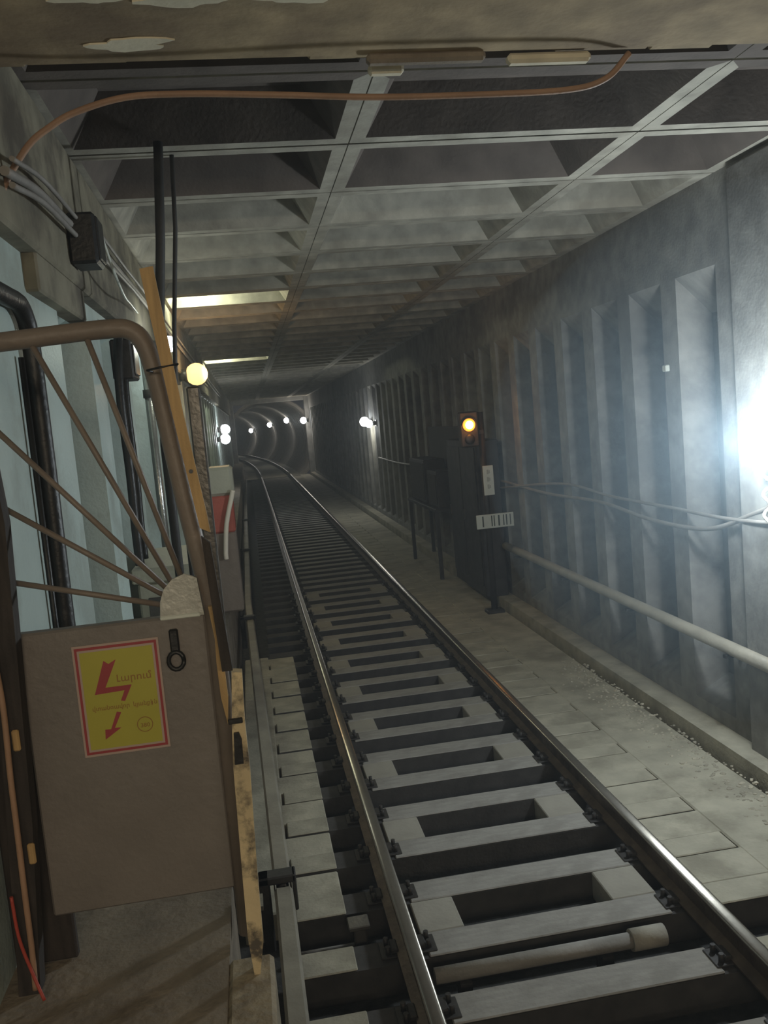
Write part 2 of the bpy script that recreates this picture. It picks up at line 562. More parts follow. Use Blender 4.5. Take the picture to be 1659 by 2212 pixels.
def sleeper_mesh(x0, x1, w_, seed):
    r = random.Random(seed)
    b = MB()
    b.box((x0, -w_/2, -0.18), (x1, w_/2, -0.012), M['sleeper_shade'])
    for (a, c) in (((x0+0.002, -1.07), (-0.69, 0.665), (0.87, x1-0.002)) if seed == 1 else ((-0.66, 0.64), (0.88, x1-0.002))):  # gaps leave dark bands by the rails, as painted rail shadow
        b.box((a, -w_/2+0.002, -0.013), (c, w_/2-0.002, 0.0), M['sleeper'] if abs(a+c) < 0.5 else M['slab'], bevel=0.006)
    return b


def plate_mb(cx):
    b = MB()
    b.box((cx-0.15, -0.075, 0.0), (cx+0.15, 0.075, 0.008), M['iron'], bevel=0.003)
    for s in (-1, 1):
        b.box((cx+s*0.075-0.02, -0.05, 0.008), (cx+s*0.075+0.02, 0.05, 0.035), M['iron'], bevel=0.006)
        for t in (-1, 1):
            b.tube([(cx+s*0.11, t*0.04, 0.006), (cx+s*0.11, t*0.04, 0.05)], 0.014, M['iron'], seg=6)
    return b


proto = None
pl = []
for i, yc in enumerate(SL):
    if proto is None:
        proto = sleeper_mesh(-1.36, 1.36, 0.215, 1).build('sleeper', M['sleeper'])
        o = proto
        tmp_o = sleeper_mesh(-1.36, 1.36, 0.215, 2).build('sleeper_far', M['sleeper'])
        far_mesh = tmp_o.data
        bpy.data.objects.remove(tmp_o)
        for cx in (-0.79, 0.79):
            p = plate_mb(cx).build('rail_plate', M['iron'])
            p.parent = proto
            pl.append(p)
    else:
        o = proto.copy()
        if i >= 14:
            o.data = far_mesh
        COL.objects.link(o)
        if i < 22:
            for p in pl:
                c = p.copy()
                COL.objects.link(c)
                c.parent = o
                c.matrix_parent_inverse = Matrix()
    o.location = (0.0, yc, -0.160)
    if i == 0:
        lab = 'grey sleeper nearest the camera, mostly below the photo edge'
    elif i == 1:
        lab = 'grey sleeper just in front of the capped cross pipe'
    elif i < 20:
        lab = '%s dusty grey sleeper beyond the capped cross pipe' % ORD[i-2]
    else:
        lab = 'one of the far sleepers running into the dark, too dim to tell apart'
    tag(o, lab, 'sleeper', 'sleepers under the rails')
for p in pl:
    p.matrix_parent_inverse = Matrix()

# packing blocks in every second gap
nb = 0
for i in range(2, 22, 2):
    ya, yb = SL[i]+0.1085, SL[i+1]-0.1085
    for (x0, x1, side) in ((-0.70, -0.45, 'left'), (0.41, 0.67, 'right')):
        if i == 0:
            continue
        bm_ = MB().box((x0, ya+0.002, -0.33), (x1, yb-0.002, -0.162), M['block'], bevel=0.006)
        o = bm_.build('packing_block', M['block'], origin=((x0+x1)/2, (ya+yb)/2, -0.335))
        tag(o, 'pale packing block by the %s rail, in the %s filled gap from the camera' % (side, ORD[nb]), 'block', 'packing blocks between the sleepers')
    nb += 1

# capped cross pipe between the two nearest sleepers
ypipe = SL[1]+0.265
t = thing('cross_pipe', (0.0, ypipe, -0.34), 'long grey capped pipe lying across the track between two sleepers', 'pipe')
MB().tube([(-0.70, ypipe, -0.165), (0.36, ypipe, -0.165)], 0.040, M['sleeper'], seg=14).build('pipe_body', M['sleeper'], t)
MB().tube([(0.345, ypipe, -0.165), (0.53, ypipe, -0.165)], 0.056, M['block'], seg=14).build('end_cap', M['block'], t)
for xx in (-0.55, 0.2):
    MB().box((xx-0.03, ypipe-0.05, -0.34), (xx+0.03, ypipe+0.05, -0.2), M['iron']).build('support', M['iron'], t)

# short thin conduit and bracket left of the track in the dark trench
t = thing('trench_bracket', (-1.02, 4.62, -0.34), 'small upright bracket in the dark trench left of the rail', 'bracket')
b = MB()
b.box((-1.05, 4.58, -0.34), (-0.98, 4.66, -0.12), M['greysteel'], bevel=0.008)
b.box((-1.08, 4.56, -0.14), (-0.96, 4.68, -0.115), M['greysteel'], bevel=0.005)
b.build('bracket_body', M['greysteel'], t)
MB().tube([(-1.40, 4.66, -0.285), (-1.05, 4.66, -0.285)], 0.022, M['cable'], seg=10).build('conduit', M['cable'], t)

# contact rail with its cover
t = thing('contact_rail', (-1.45, 3.4, -0.16), 'covered grey contact rail running along the left of the track', 'contact rail')
CR = [(2.6, -1.385), (4.4, -1.405), (6.0, -1.44), (8.2, -1.49), (12.8, -1.585), (20.0, -1.61), (28.0, -1.63), (44.0, -1.63)]


def cr_x(y):
    for (a, xa), (c, xc) in zip(CR, CR[1:]):
        if y <= c:
            return xa+(xc-xa)*(y-a)/(c-a)
    return CR[-1][1]


def cr_path(y0, y1, z):
    ys = [y0] + [a for a, _ in CR if y0 < a < y1] + [y1]
    return [(cr_x(v), v, z) for v in ys]


o = sweep([(p[0]*0.55, p[1]*0.7) for p in PROF], cr_path(2.6, 44.0, 0.13), 'conductor', M['rail'])
o.parent = t
o.matrix_parent_inverse = Matrix.Translation(-t.location)
CP = [(-0.050, 0.02), (-0.050, 0.165), (-0.036, 0.185), (0.036, 0.185), (0.050, 0.165), (0.050, 0.02), (0.042, 0.02), (0.042, 0.155), (-0.042, 0.155), (-0.042, 0.02)]
for (y0, y1) in ((2.6, 4.56), (4.70, 11.4), (11.5, 24.0), (24.1, 44.0)):
    o = sweep(CP, cr_path(y0, y1, 0.0), 'cover_section', M['cover'])
    o.parent = t
    o.matrix_parent_inverse = Matrix.Translation(-t.location)
for yb_ in (4.63, 11.45, 18.0, 24.05):
    xx = cr_x(yb_)
    b = MB()
    b.box((xx-0.13, yb_-0.05, -0.19), (xx-0.07, yb_+0.05, 0.235), M['iron'], bevel=0.008)
    b.box((xx-0.13, yb_-0.05, 0.19), (xx+0.075, yb_+0.05, 0.235), M['iron'], bevel=0.008)
    b.box((xx+0.052, yb_-0.05, 0.03), (xx+0.075, yb_+0.05, 0.235), M['iron'], bevel=0.006)
    b.build('rail_bracket', M['iron'], t)

# loose gravel along the right-hand slab
b = MB()
gr = random.Random(21)
for _ in range(900):
    yy = gr.uniform(4.3, 9.0)
    xx = 1.86 + gr.gauss(0, 0.09) - max(0, gr.gauss(0, 0.10))
    if xx > 1.97 or xx < 1.0:
        continue
    s_ = gr.uniform(0.006, 0.020)
    t_ = bmesh.new()
    bmesh.ops.create_icosphere(t_, subdivisions=1, radius=s_)
    for v in t_.verts:
        v.co = v.co*gr.uniform(0.7, 1.2)
        v.co.z *= 0.7
        v.co += Vector((xx, yy, -0.175+s_*0.4))
    b._merge(t_, None)
tag(b.build('gravel', M['stone']), 'loose pale gravel strewn along the right edge of the slab', 'gravel', kind='stuff')

# ------------------------------------------------------------------ right wall fittings
t = thing('wall_pipe', (2.12, 3.0, 0.67), 'long pale pipe running low along the right wall', 'pipe')
MB().tube([(2.11, 2.6, 0.66), (2.11, 11.0, 0.68), (2.11, 12.0, 0.68)], 0.052, M['wallpipe'], seg=12).build('pipe_body', M['wallpipe'], t)
for yb_ in (3.6, 6.08, 7.84, 9.6, 11.36):
    MB().box((2.05, yb_-0.02, 0.60), (2.205, yb_+0.02, 0.625), M['iron']).build('pipe_clip', M['iron'], t)


def cable(name, pts, r, m, label, cat='cable', n=8, group=None):
    o = MB().tube(smooth_path(pts, n), r, m, seg=8).build(name, m)
    return tag(o, label, cat, group)


cable('wall_cable', [(2.15, 4.6, 2.02), (2.12, 5.1, 1.93), (2.14, 5.72, 1.74), (2.14, 6.4, 1.55), (2.15, 7.4, 1.52), (2.17, 8.6, 1.58), (2.17, 10.2, 1.55), (2.15, 12.09, 1.60)], 0.019, M['cable'], 'upper sagging grey cable strung along the right wall', group='cables on the right wall')
cable('wall_cable', [(2.15, 4.6, 1.80), (2.12, 5.3, 1.71), (2.14, 6.1, 1.66), (2.16, 7.0, 1.66), (2.17, 8.3, 1.66), (2.17, 9.7, 1.70), (2.14, 12.09, 1.50)], 0.016, M['cable'], 'lower sagging cable just under the upper one on the right wall', group='cables on the right wall')
cable('wall_cable', [(2.16, 17.05, 1.5), (2.17, 18, 1.56), (2.17, 21, 1.52), (2.17, 24, 1.55)], 0.02, M['cable'], 'distant cable on the right wall between the stand and the paired lamps', group='cables on the right wall')
for j, (yy, zz, lab) in enumerate(((5.42, 2.06, 'uppermost cable loop curled under the bright white lamp'), (5.40, 1.90, 'middle cable loop curled under the bright white lamp'), (5.40, 1.76, 'lowest cable loop curled under the bright white lamp'))):
    pts = [(2.05 + 0.012*math.sin(a*3), yy+0.055*math.sin(a), zz-0.055*math.cos(a)) for a in [k*math.pi/6 - 2.2 for k in range(10)]]
    cable('cable_loop', [(2.135, yy-0.12, zz+0.06)] + pts[1:], 0.012, M['plate'], lab, group='cable loops under the white lamp', n=3)

# bright white lamp at the right edge
LR = Vector((1.93, 5.12, 2.29))
t = thing('floodlight', LR, 'glaring white lamp on the right wall at the photo edge', 'lamp')
b = MB()
b.box((2.09, LR.y-0.10, LR.z-0.10), (2.135, LR.y+0.10, LR.z+0.10), M['greysteel'], bevel=0.01)
b.tube([(2.10, LR.y, LR.z), (2.02, LR.y, LR.z)], 0.07, M['greysteel'], seg=16)
b.build('lamp_base', M['greysteel'], t)
MB().sphere(LR, 0.17, M['white_glow'], (0.6, 1, 1.25), 20, 14).build('globe', M['white_glow'], t)
lamp_light('floodlight_light', LR+Vector((-0.15, 0.05, 0)), 130, (0.86, 0.95, 1.0), radius=0.10)
cable('lamp_cable', [(2.10, 5.10, 2.2), (2.11, 5.0, 2.12), (2.12, 4.8, 2.05), (2.125, 4.5, 2.02)], 0.012, M['black'], 'short black supply cable of the bright white lamp')

MB_ = MB().box((2.165, 7.0, 2.815), (2.205, 7.07, 2.87), M['plate'], bevel=0.008)
tag(MB_.build('cable_clip', M['plate']), 'tiny white clip high on the right wall, left of the lamp glare', 'clip')

# signal with amber lamp, plates, and its post
SY = 11.5
t = thing('tunnel_signal', (1.66, SY, -0.16), 'dark railway signal with glowing amber lens and two white plates', 'signal')
b = MB()
b.tube([(1.78, SY+0.12, -0.17), (1.78, SY+0.12, 2.6)], 0.045, M['iron'], seg=12)
b.box((1.66, SY+0.02, -0.175), (1.90, SY+0.22, -0.12), M['iron'], bevel=0.01)
b.build('post', M['iron'], t)
b = MB()
b.box((1.46, SY, 2.14), (1.72, SY+0.12, 2.62), M['iron'], bevel=0.02)
b.box((1.70, SY+0.07, 2.30), (1.80, SY+0.13, 2.36), M['iron'])
b.build('head', M['iron'], t)
MB().sphere((1.585, SY-0.012, 2.44), 0.088, M['amber_glow'], (1, 0.35, 1), 20, 12).build('amber_lens', M['amber_glow'], t)
MB().sphere((1.585, SY-0.032, 2.44), 0.058, M['amber_hot'], (1, 0.35, 1), 20, 12).build('bright_lens_centre', M['amber_hot'], t)
MB().sphere((1.585, SY-0.004, 2.25), 0.07, M['black'], (1, 0.3, 1), 20, 12).build('dark_lens', M['black'], t)
b = MB()
for k in range(13):
    a0, a1 = math.pi*k/13, math.pi*(k+1)/13
    p = [(1.585+0.10*math.cos(a), 2.44+0.10*math.sin(a)) for a in (a0, a1)]
    b.face([(p[0][0], SY, p[0][1]), (p[1][0], SY, p[1][1]), (p[1][0], SY-0.035, p[1][1]), (p[0][0], SY-0.035, p[0][1])], M['iron'])
b.build('hood', M['iron'], t)
o = MB().box((1.725, SY-0.02, 1.475), (1.868, SY, 1.875), M['plate'], bevel=0.004).build('upright_plate', M['plate'], t)
b = MB()
for zz in (1.56, 1.66, 1.76):
    b.box((1.775, SY-0.024, zz), (1.80, SY-0.0195, zz+0.06), M['faint'])
    b.box((1.805, SY-0.024, zz+0.01), (1.818, SY-0.0195, zz+0.05), M['faint'])
b.build('faint_marking', M['faint'], t)
o = MB().box((1.585, SY-0.02, 1.025), (2.105, SY, 1.215), M['plate'], bevel=0.004).build('number_plate', M['plate'], t)
b = MB()
for (xx, ww) in ((1.665, 0.018), (1.79, 0.014), (1.825, 0.012), (1.885, 0.022), (1.955, 0.014), (1.995, 0.016), (2.05, 0.012)):
    b.box((xx, SY-0.024, 1.05), (xx+ww, SY-0.0195, 1.195), M['mark'])
b.build('plate_strokes', M['mark'], t)
MB().box((1.70, SY, 1.06), (1.86, SY+0.10, 1.18), M['iron']).build('plate_arm', M['iron'], t)
MB().box((1.75, SY, 1.60), (1.82, SY+0.10, 1.70), M['iron']).build('plate_arm', M['iron'], t)
lamp_light('signal_light', (1.585, SY-0.14, 2.44), 3.0, (1.0, 0.36, 0.06), radius=0.05)

# dark equipment along the right wall behind the signal
t = thing('relay_cabinet', (1.98, 12.2, -0.08), 'dark relay cabinet against the right wall just behind the signal', 'cabinet')
MB().box((1.80, 12.1, -0.06), (2.14, 13.9, 2.20), M['iron'], bevel=0.015).build('body', M['iron'], t)
for (a, c) in ((12.14, 12.98), (13.02, 13.86)):
    d_ = MB().box((1.782, a, 0.1), (1.80, c, 2.10), M['iron'], bevel=0.006).build('door', M['iron'], t)
    MB().box((1.765, c-0.10, 1.0), (1.782, c-0.06, 1.16), M['greysteel']).build('handle', M['greysteel'], d_).matrix_parent_inverse = Matrix()
t = thing('equipment_stand', (1.9, 15.6, -0.17), 'dark four-legged steel stand beyond the relay cabinet', 'stand')
MB().box((1.62, 14.3, 0.98), (2.10, 16.9, 1.04), M['iron'], bevel=0.008).build('shelf', M['iron'], t)
for xx in (1.66, 2.04):
    for yy in (14.4, 16.8):
        MB().box((xx-0.03, yy-0.03, -0.175 if xx < 1.9 else -0.06), (xx+0.03, yy+0.03, 0.98), M['iron']).build('leg', M['iron'], t)
for (y0, y1, hh, lab) in ((14.4, 15.2, 0.62, 'nearer dark instrument case on the steel stand'), (15.4, 16.8, 0.78, 'farther and taller dark instrument case on the steel stand')):
    t = thing('instrument_case', (1.88, (y0+y1)/2, 1.04), lab, 'case', 'instrument cases on the stand')
    MB().box((1.70, y0, 1.04), (2.08, y1, 1.04+hh), M['iron'], bevel=0.012).build('case_body', M['iron'], t)
    MB().box((1.688, y0+0.06, 1.10), (1.70, y1-0.06, 0.98+hh), M['darkwood'], bevel=0.004).build('case_door', M['darkwood'], t)
b = MB().box((2.16, 14.1, 1.1), (2.198, 17.0, 2.38), M['darkwood'], bevel=0.006)
tag(b.build('cable_board', M['darkwood']), 'dark mounting board on the right wall above the steel stand', 'board')


# wall lamps further down the tunnel
def bulkhead(name, loc, nx, r, m, power, color, label, group=None, light_off=0.25, light_at=None):
    """loc = bulb centre; nx = +1 when the wall lies to +x"""
    L = Vector(loc)
    t = thing(name, L, label, 'lamp', group)
    b = MB()
    b.tube([(L.x+nx*(r+0.10), L.y, L.z), (L.x+nx*r*0.5, L.y, L.z)], r*0.55, M['greysteel'], seg=10)
    b.box((L.x+nx*(r+0.08), L.y-r*0.7, L.z-r*0.8), (L.x+nx*(r+0.115), L.y+r*0.7, L.z+r*0.8), M['greysteel'])
    b.build('lamp_base', M['greysteel'], t)
    MB().sphere(L, r, m, (1, 1, 1), 12, 8).build('globe', m, t)
    if power:
        lamp_light(name+'_light', (L.x-nx*light_off, L.y-0.05, L.z) if light_at is None else light_at, power, color, radius=0.07)
    return t


WHITE = (0.86, 0.95, 1.0)
bulkhead('wall_lamp', (2.02, 25.2, 2.56), 1, 0.14, M['far_glow'], 20, (1.0, 0.98, 0.80), 'white wall lamp on the right wall, left one of the close pair', 'paired lamps on the right wall', light_at=(2.02, 25.0, 2.30))
bulkhead('wall_lamp', (2.02, 24.3, 2.50), 1, 0.11, M['far_glow'], 0, WHITE, 'white wall lamp on the right wall, right one of the close pair', 'paired lamps on the right wall')
bulkhead('wall_lamp', (-1.98, 27.4, 2.70), -1, 0.15, M['far_glow'], 7, (1.0, 0.96, 0.85), 'upper of two white lamps on the left wall in the distance', 'paired lamps on the left wall')
bulkhead('wall_lamp', (-1.98, 26.3, 2.42), -1, 0.15, M['far_glow'], 0, WHITE, 'lower of two white lamps on the left wall in the distance', 'paired lamps on the left wall')
bulkhead('wall_lamp', (1.80, 48.7, 2.85), 1, 0.18, M['far_glow'], 75, (1.0, 0.95, 0.85), 'white lamp beside the square frame of the round tunnel', None)
for i, (yy, zz, lab) in enumerate(((65, 3.02, 'first white lamp inside the round tunnel, highest of the row'), (80, 2.85, 'second white lamp inside the round tunnel'), (97, 2.45, 'third white lamp inside the round tunnel, near the bend'), (121, 2.25, 'fourth and leftmost white lamp inside the round tunnel'))):
    xx = track_x(yy) + (2.0 if i < 3 else 2.15)
    bulkhead('wall_lamp', (xx-0.05, yy, zz), 1, 0.2+0.02*i, M['far_glow'], 22, (0.95, 0.95, 0.9), lab, 'lamps along the round tunnel', light_off=0.4)

# lamps on the left wall near the gate
bulkhead('orange_lamp', (-1.93, 12.2, 3.44), -1, 0.15, M['warm_glow'], 16, (1.0, 0.62, 0.30), 'glowing orange lamp high on the left wall beyond the gate', light_off=0.22)
bulkhead('white_lamp', (-1.93, 7.85, 3.43), -1, 0.07, M['far_glow'], 7, (0.95, 1.0, 0.78), 'small white lamp high on the left wall, half hidden by the yellow lath', light_off=0.14)
for (yy, pw, lab) in ((10.9, 40, 'hidden lamp in the ceiling coffer that lights the nearer bright rib'), (20.25, 55, 'hidden lamp in the ceiling coffer that lights the farther bright rib')):
    L = Vector((-1.85, yy, 4.39))
    t = thing('coffer_lamp', L, lab, 'lamp', 'lamps inside the ceiling coffers')
    MB().tube([(L.x, L.y, 4.47), (L.x, L.y, 4.42)], 0.05, M['greysteel'], seg=12).build('lamp_base', M['greysteel'], t)
    MB().sphere(L, 0.04, M['far_glow'], (1, 1, 1), 12, 8).build('globe', M['far_glow'], t)
    lamp_light('coffer_lamp_light', L+Vector((0.06, 0.02, -0.05)), pw, (0.95, 1.0, 0.72), radius=0.04)

# ------------------------------------------------------------------ left side: cables, boxes, pipes
for j, (dx, dz, dy, r_, lab) in enumerate(((0.0, 0.0, 0.0, 0.018, 'thick grey cable along the top of the left wall'), (0.02, -0.05, 0.1, 0.012, 'thin grey cable below the thick one on the left wall'), (0.03, 0.04, 0.2, 0.010, 'thin loose cable above the thick one on the left wall'))):
    cable('high_cable', [(-2.09+dx, 3.35, 3.62+dz), (-2.09+dx, 3.9, 3.69+dz), (-2.095+dx, 4.6+dy, 3.72+dz), (-2.10+dx, 5.4, 3.79+dz*1.4), (-2.10+dx, 6.6, 3.81+dz), (-2.10+dx, 8.0, 3.82+dz), (-2.10+dx, 14, 3.8+dz), (-2.1+dx, 30, 3.8+dz)], r_, M['cable'], lab, group='cables high on the left wall')
t = thing('junction_box', (-2.08, 4.72, 3.55), 'black junction box hanging on the cables high on the left wall', 'junction box')
MB().box((-2.12, 4.62, 3.53), (-1.98, 4.84, 3.78), M['black'], bevel=0.015).build('box_body', M['black'], t)
MB().box((-1.985, 4.64, 3.55), (-1.97, 4.82, 3.76), M['black'], bevel=0.006).build('lid', M['black'], t)
cable('loose_wire', [(-1.98, 4.8, 3.70), (-1.97, 5.1, 3.55), (-2.0, 5.7, 3.52), (-2.05, 6.4, 3.58), (-2.09, 7.2, 3.62)], 0.008, M['plate'], 'thin pale wire sagging from the black junction box')
t = thing('cable_outlet', (-2.05, 3.15, 3.70), 'round pale cable outlet in the upper left corner', 'outlet')
MB().sphere((-2.09, 3.1, 3.73), 0.075, M['cable'], (0.7, 1, 1.2)).build('outlet_body', M['cable'], t)
cable('overhead_cable', [(-2.19, 3.47, 3.40), (-2.14, 3.47, 3.57), (-2.03, 3.47, 3.73), (-1.94, 3.47, 3.80), (-1.84, 3.47, 3.85), (-1.66, 3.47, 3.895), (-1.44, 3.47, 3.90), (-1.1, 3.47, 3.885), (-0.75, 3.47, 3.865), (-0.38, 3.47, 3.86), (0.03, 3.47, 3.865), (0.2, 3.46, 3.90), (0.3, 3.45, 3.99)], 0.0125, M['browncable'], 'brown cable arching across the ceiling along the beam edge')
M['duct'] = mat('dark_grey_conduit', (0.04, 0.04, 0.04), var=0.2, rough=0.6)
t = thing('hanging_conduit', (-1.66, 5.0, 4.2), 'thick dark conduit hanging from the ceiling behind the gate', 'conduit', 'conduits hanging behind the gate')
MB().tube([(-1.655, 5.0, 4.21), (-1.70, 5.0, 3.7), (-1.75, 5.0, 3.28), (-1.80, 5.0, 2.6), (-1.80, 5.0, 0.81)], 0.026, M['duct'], seg=10).build('conduit_tube', M['duct'], t)
t = thing('hanging_conduit', (-1.6, 5.2, 4.2), 'thin dark conduit hanging just right of the thick one', 'conduit', 'conduits hanging behind the gate')
MB().tube([(-1.60, 5.2, 4.21), (-1.625, 5.2, 3.8), (-1.69, 5.2, 3.27), (-1.75, 5.2, 2.6), (-1.75, 5.2, 0.81)], 0.0125, M['duct'], seg=8).build('conduit_tube', M['duct'], t)

# black conduit with elbow on the pale blue wall
o = MB().tube(smooth_path([(-2.16, 3.05, 3.20), (-2.16, 3.45, 3.205), (-2.16, 3.62, 3.20), (-2.16, 3.72, 3.13), (-2.16, 3.74, 3.0), (-2.16, 3.74, 2.6), (-2.16, 3.72, 2.0), (-2.16, 3.70, 0.82)], 8), 0.036, M['black'], seg=12).build('elbow_conduit', M['black'])
tag(o, 'thick black conduit with an elbow on the pale blue wall', 'conduit')
o = MB().tube([(-2.18, 3.63, 3.0), (-2.18, 3.61, 0.82)], 0.012, M['black'], seg=8).build('thin_conduit', M['black'])
tag(o, 'thin black conduit left of the thick elbow conduit', 'conduit')
t = thing('steel_pipe', (-2.13, 7.6, 0.8), 'upright shiny steel pipe on the left wall seen through the gate', 'pipe')
MB().tube([(-2.13, 7.7, 0.8), (-2.13, 7.7, 3.35)], 0.035, M['pipe'], seg=14).build('pipe_body', M['pipe'], t)
MB().tube([(-2.13, 7.7, 2.98), (-2.13, 7.7, 3.05)], 0.046, M['greysteel'], seg=14).build('coupling', M['greysteel'], t)
for (yy, rr, lab) in ((5.95, 0.03, 'dark cable drop left of the shiny pipe, nearer one'), (6.25, 0.022, 'dark cable drop left of the shiny pipe, farther one')):
    cable('cable_drop', [(-2.10, yy+0.2, 3.40), (-2.11, yy, 3.25), (-2.12, yy-0.08, 2.9), (-2.12, yy-0.05, 2.4), (-2.12, yy-0.1, 2.1), (-2.12, yy-0.1, 1.83)], rr, M['black'], lab, group='cable drops on the left wall')
t = thing('switch_box', (-2.1, 6.3, 3.05), 'small dark switch box on the left wall above the cable drops', 'switch box')
MB().box((-2.19, 6.15, 3.05), (-2.05, 6.45, 3.32), M['iron'], bevel=0.012).build('box_body', M['iron'], t)
MB().box((-2.05, 6.18, 3.08), (-2.038, 6.42, 3.29), M['greysteel'], bevel=0.005).build('lid', M['greysteel'], t)
for (a, c, z0, z1, lab) in ((5.9, 6.9, 0.80, 1.70, 'pale grey equipment box on the walkway behind the gate'),):
    t = thing('equipment_box', (-1.92, (a+c)/2, z0), lab, 'box')
    MB().box((-2.16, a, z0), (-1.73, c, z1), M['cabinet'], bevel=0.015).build('box_body', M['cabinet'], t)
    MB().box((-2.19, a-0.03, z1), (-1.70, c+0.03, z1+0.10), M['cabinet'], bevel=0.01).build('lid', M['cabinet'], t)
    MB().box((-2.10, a-0.012, z0+0.12), (-1.79, a, z1-0.1), M['greysteel'], bevel=0.004).build('front_door', M['greysteel'], t)

# pale and red guard at the walkway edge, lamp reflection painted on its curved edge
GY = 9.0
t = thing('guard_panel', (-1.7, GY, 0.8), 'pale and red guard panel with a curved edge painted bright like a reflection beyond the gate', 'panel')
MB().box((-1.80, GY, 2.00), (-1.535, GY+0.5, 2.29), M['cabinet'], bevel=0.03).build('pale_top', M['cabinet'], t)
MB().box((-1.80, GY+0.01, 1.62), (-1.56, GY+0.5, 2.00), M['redpaint'], bevel=0.02).build('red_body', M['redpaint'], t)
MB().box((-1.80, GY+0.015, 0.8), (-1.56, GY+0.5, 1.63), M['gate'], bevel=0.02).build('brown_base', M['gate'], t)
MB().tube(smooth_path([(-1.545, GY-0.03, 2.05), (-1.575, GY-0.03, 1.95), (-1.61, GY-0.03, 1.84), (-1.65, GY-0.03, 1.68), (-1.68, GY-0.03, 1.44), (-1.683, GY-0.03, 1.36)], 6), 0.024, M['edgeglint'], seg=12).build('curved_edge', M['edgeglint'], t)

# ------------------------------------------------------------------ the gate at the platform end
GYf = 2.6
t = thing('platform_gate', (-1.8, GYf, 1.1), 'brown tubular gate with solid lower panel closing the platform end', 'gate')
fr = smooth_path([(-2.19, GYf, 2.94), (-2.0, GYf, 2.945), (-1.72, GYf, 2.96), (-1.64, GYf, 2.95), (-1.605, GYf, 2.90), (-1.585, GYf, 2.80)], 6) + [Vector((-1.545, GYf, 2.45)), Vector((-1.50, GYf, 2.11)), Vector((-1.505, GYf, 1.12))]
MB().tube(fr, 0.027, M['gate'], seg=12).build('frame', M['gate'], t)
MB().box((-2.055, GYf-0.015, 1.275), (-1.525, GYf+0.03, 2.125), M['panel'], bevel=0.006).build('lower_panel', M['panel'], t)
HUB = Vector((-1.555, GYf-0.02, 2.125))
poly = [(HUB.x+0.03, HUB.z)]
for k in range(10):
    a = R(88) + R(92)*k/9
    poly.append((HUB.x+0.0 + 0.095*math.cos(a), HUB.z + 0.115*math.sin(a)))
poly = [(-1.525, 2.125), (-1.535, 2.235), (-1.57, 2.25), (-1.605, 2.238), (-1.632, 2.21), (-1.645, 2.175), (-1.65, 2.125)]
MB().prism(poly, 'y', GYf-0.036, GYf-0.022, M['hub']).build('hub_plate', M['hub'], t)
MB().box((-1.65, GYf-0.042, 2.122), (-1.535, GYf-0.018, 2.134), M['plate'], bevel=0.003).build('hub_rim', M['plate'], t)
for (x0, z0, x1, z1) in ((-2.045, 2.275, -1.63, 2.16), (-2.06, 2.50, -1.625, 2.185), (-2.08, 2.76, -1.62, 2.205), (-1.915, 2.94, -1.61, 2.23), (-1.765, 2.95, -1.58, 2.24)):
    MB().tube([(x0, GYf-0.005, z0), (x1, GYf-0.012, z1)], 0.0085, M['gate'], seg=8).build('rod', M['gate'], t)
h = MB()
h.box((-1.632, GYf-0.03, 2.02), (-1.606, GYf-0.012, 2.09), M['black'], bevel=0.004)
ringp = [(-1.619 + 0.022*math.cos(a), GYf-0.03, 1.998 + 0.026*math.sin(a)) for a in [2*math.pi*k/14 for k in range(15)]]
h.tube(ringp, 0.007, M['black'], seg=6)
h.build('ring_handle', M['black'], t)
# warning sign on the gate
SX0, SX1, SZ0, SZ1 = -1.908, -1.665, 1.742, 2.072
SYf = GYf-0.0165
t = thing('warning_sign', ((SX0+SX1)/2, SYf, SZ0), 'yellow electrical warning sign with red lightning bolt on the gate panel', 'sign')
sh = 0.0


def sg(u, v):
    return (SX0+(SX1-SX0)*u, SZ1-(SZ1-SZ0)*v)


def srect(u0, v0, u1, v1, y0, y1, m):
    a, c = sg(u0, v1), sg(u1, v0)
    return MB().box((a[0], y0, a[1]), (c[0], y1, c[1]), m)


srect(0, 0, 1, 1, SYf-0.002, SYf, M['signpink']).build('sign_plate', M['signpink'], t)
srect(0.025, 0.02, 0.975, 0.98, SYf-0.0026, SYf-0.0019, M['signred']).build('red_border', M['signred'], t)
srect(0.055, 0.043, 0.945, 0.957, SYf-0.0032, SYf-0.0025, M['signpink']).build('pale_border', M['signpink'], t)
srect(0.08, 0.062, 0.92, 0.938, SYf-0.0038, SYf-0.0031, M['yellow']).build('yellow_field', M['yellow'], t)
A0, AX, AV = Vector((80, 315)), Vector((1240, -190)), Vector((235, 1545))


def uv_of(p):
    d = Vector(p)-A0
    det = AX.x*AV.y-AX.y*AV.x
    return ((d.x*AV.y-d.y*AV.x)/det, (AX.x*d.y-AX.y*d.x)/det)


for pts in ([(545, 485), (618, 525), (722, 455), (585, 858), (962, 800), (872, 1035), (812, 1032), (860, 885), (435, 965)],
            [(755, 1190), (820, 1195), (735, 1420), (830, 1410), (605, 1590), (595, 1450), (680, 1440)]):
    poly = [sg(*uv_of(p)) for p in pts]
    MB().prism(poly, 'y', SYf-0.0046, SYf-0.0037, M['signred']).build('lightning_bolt', M['signred'], t)


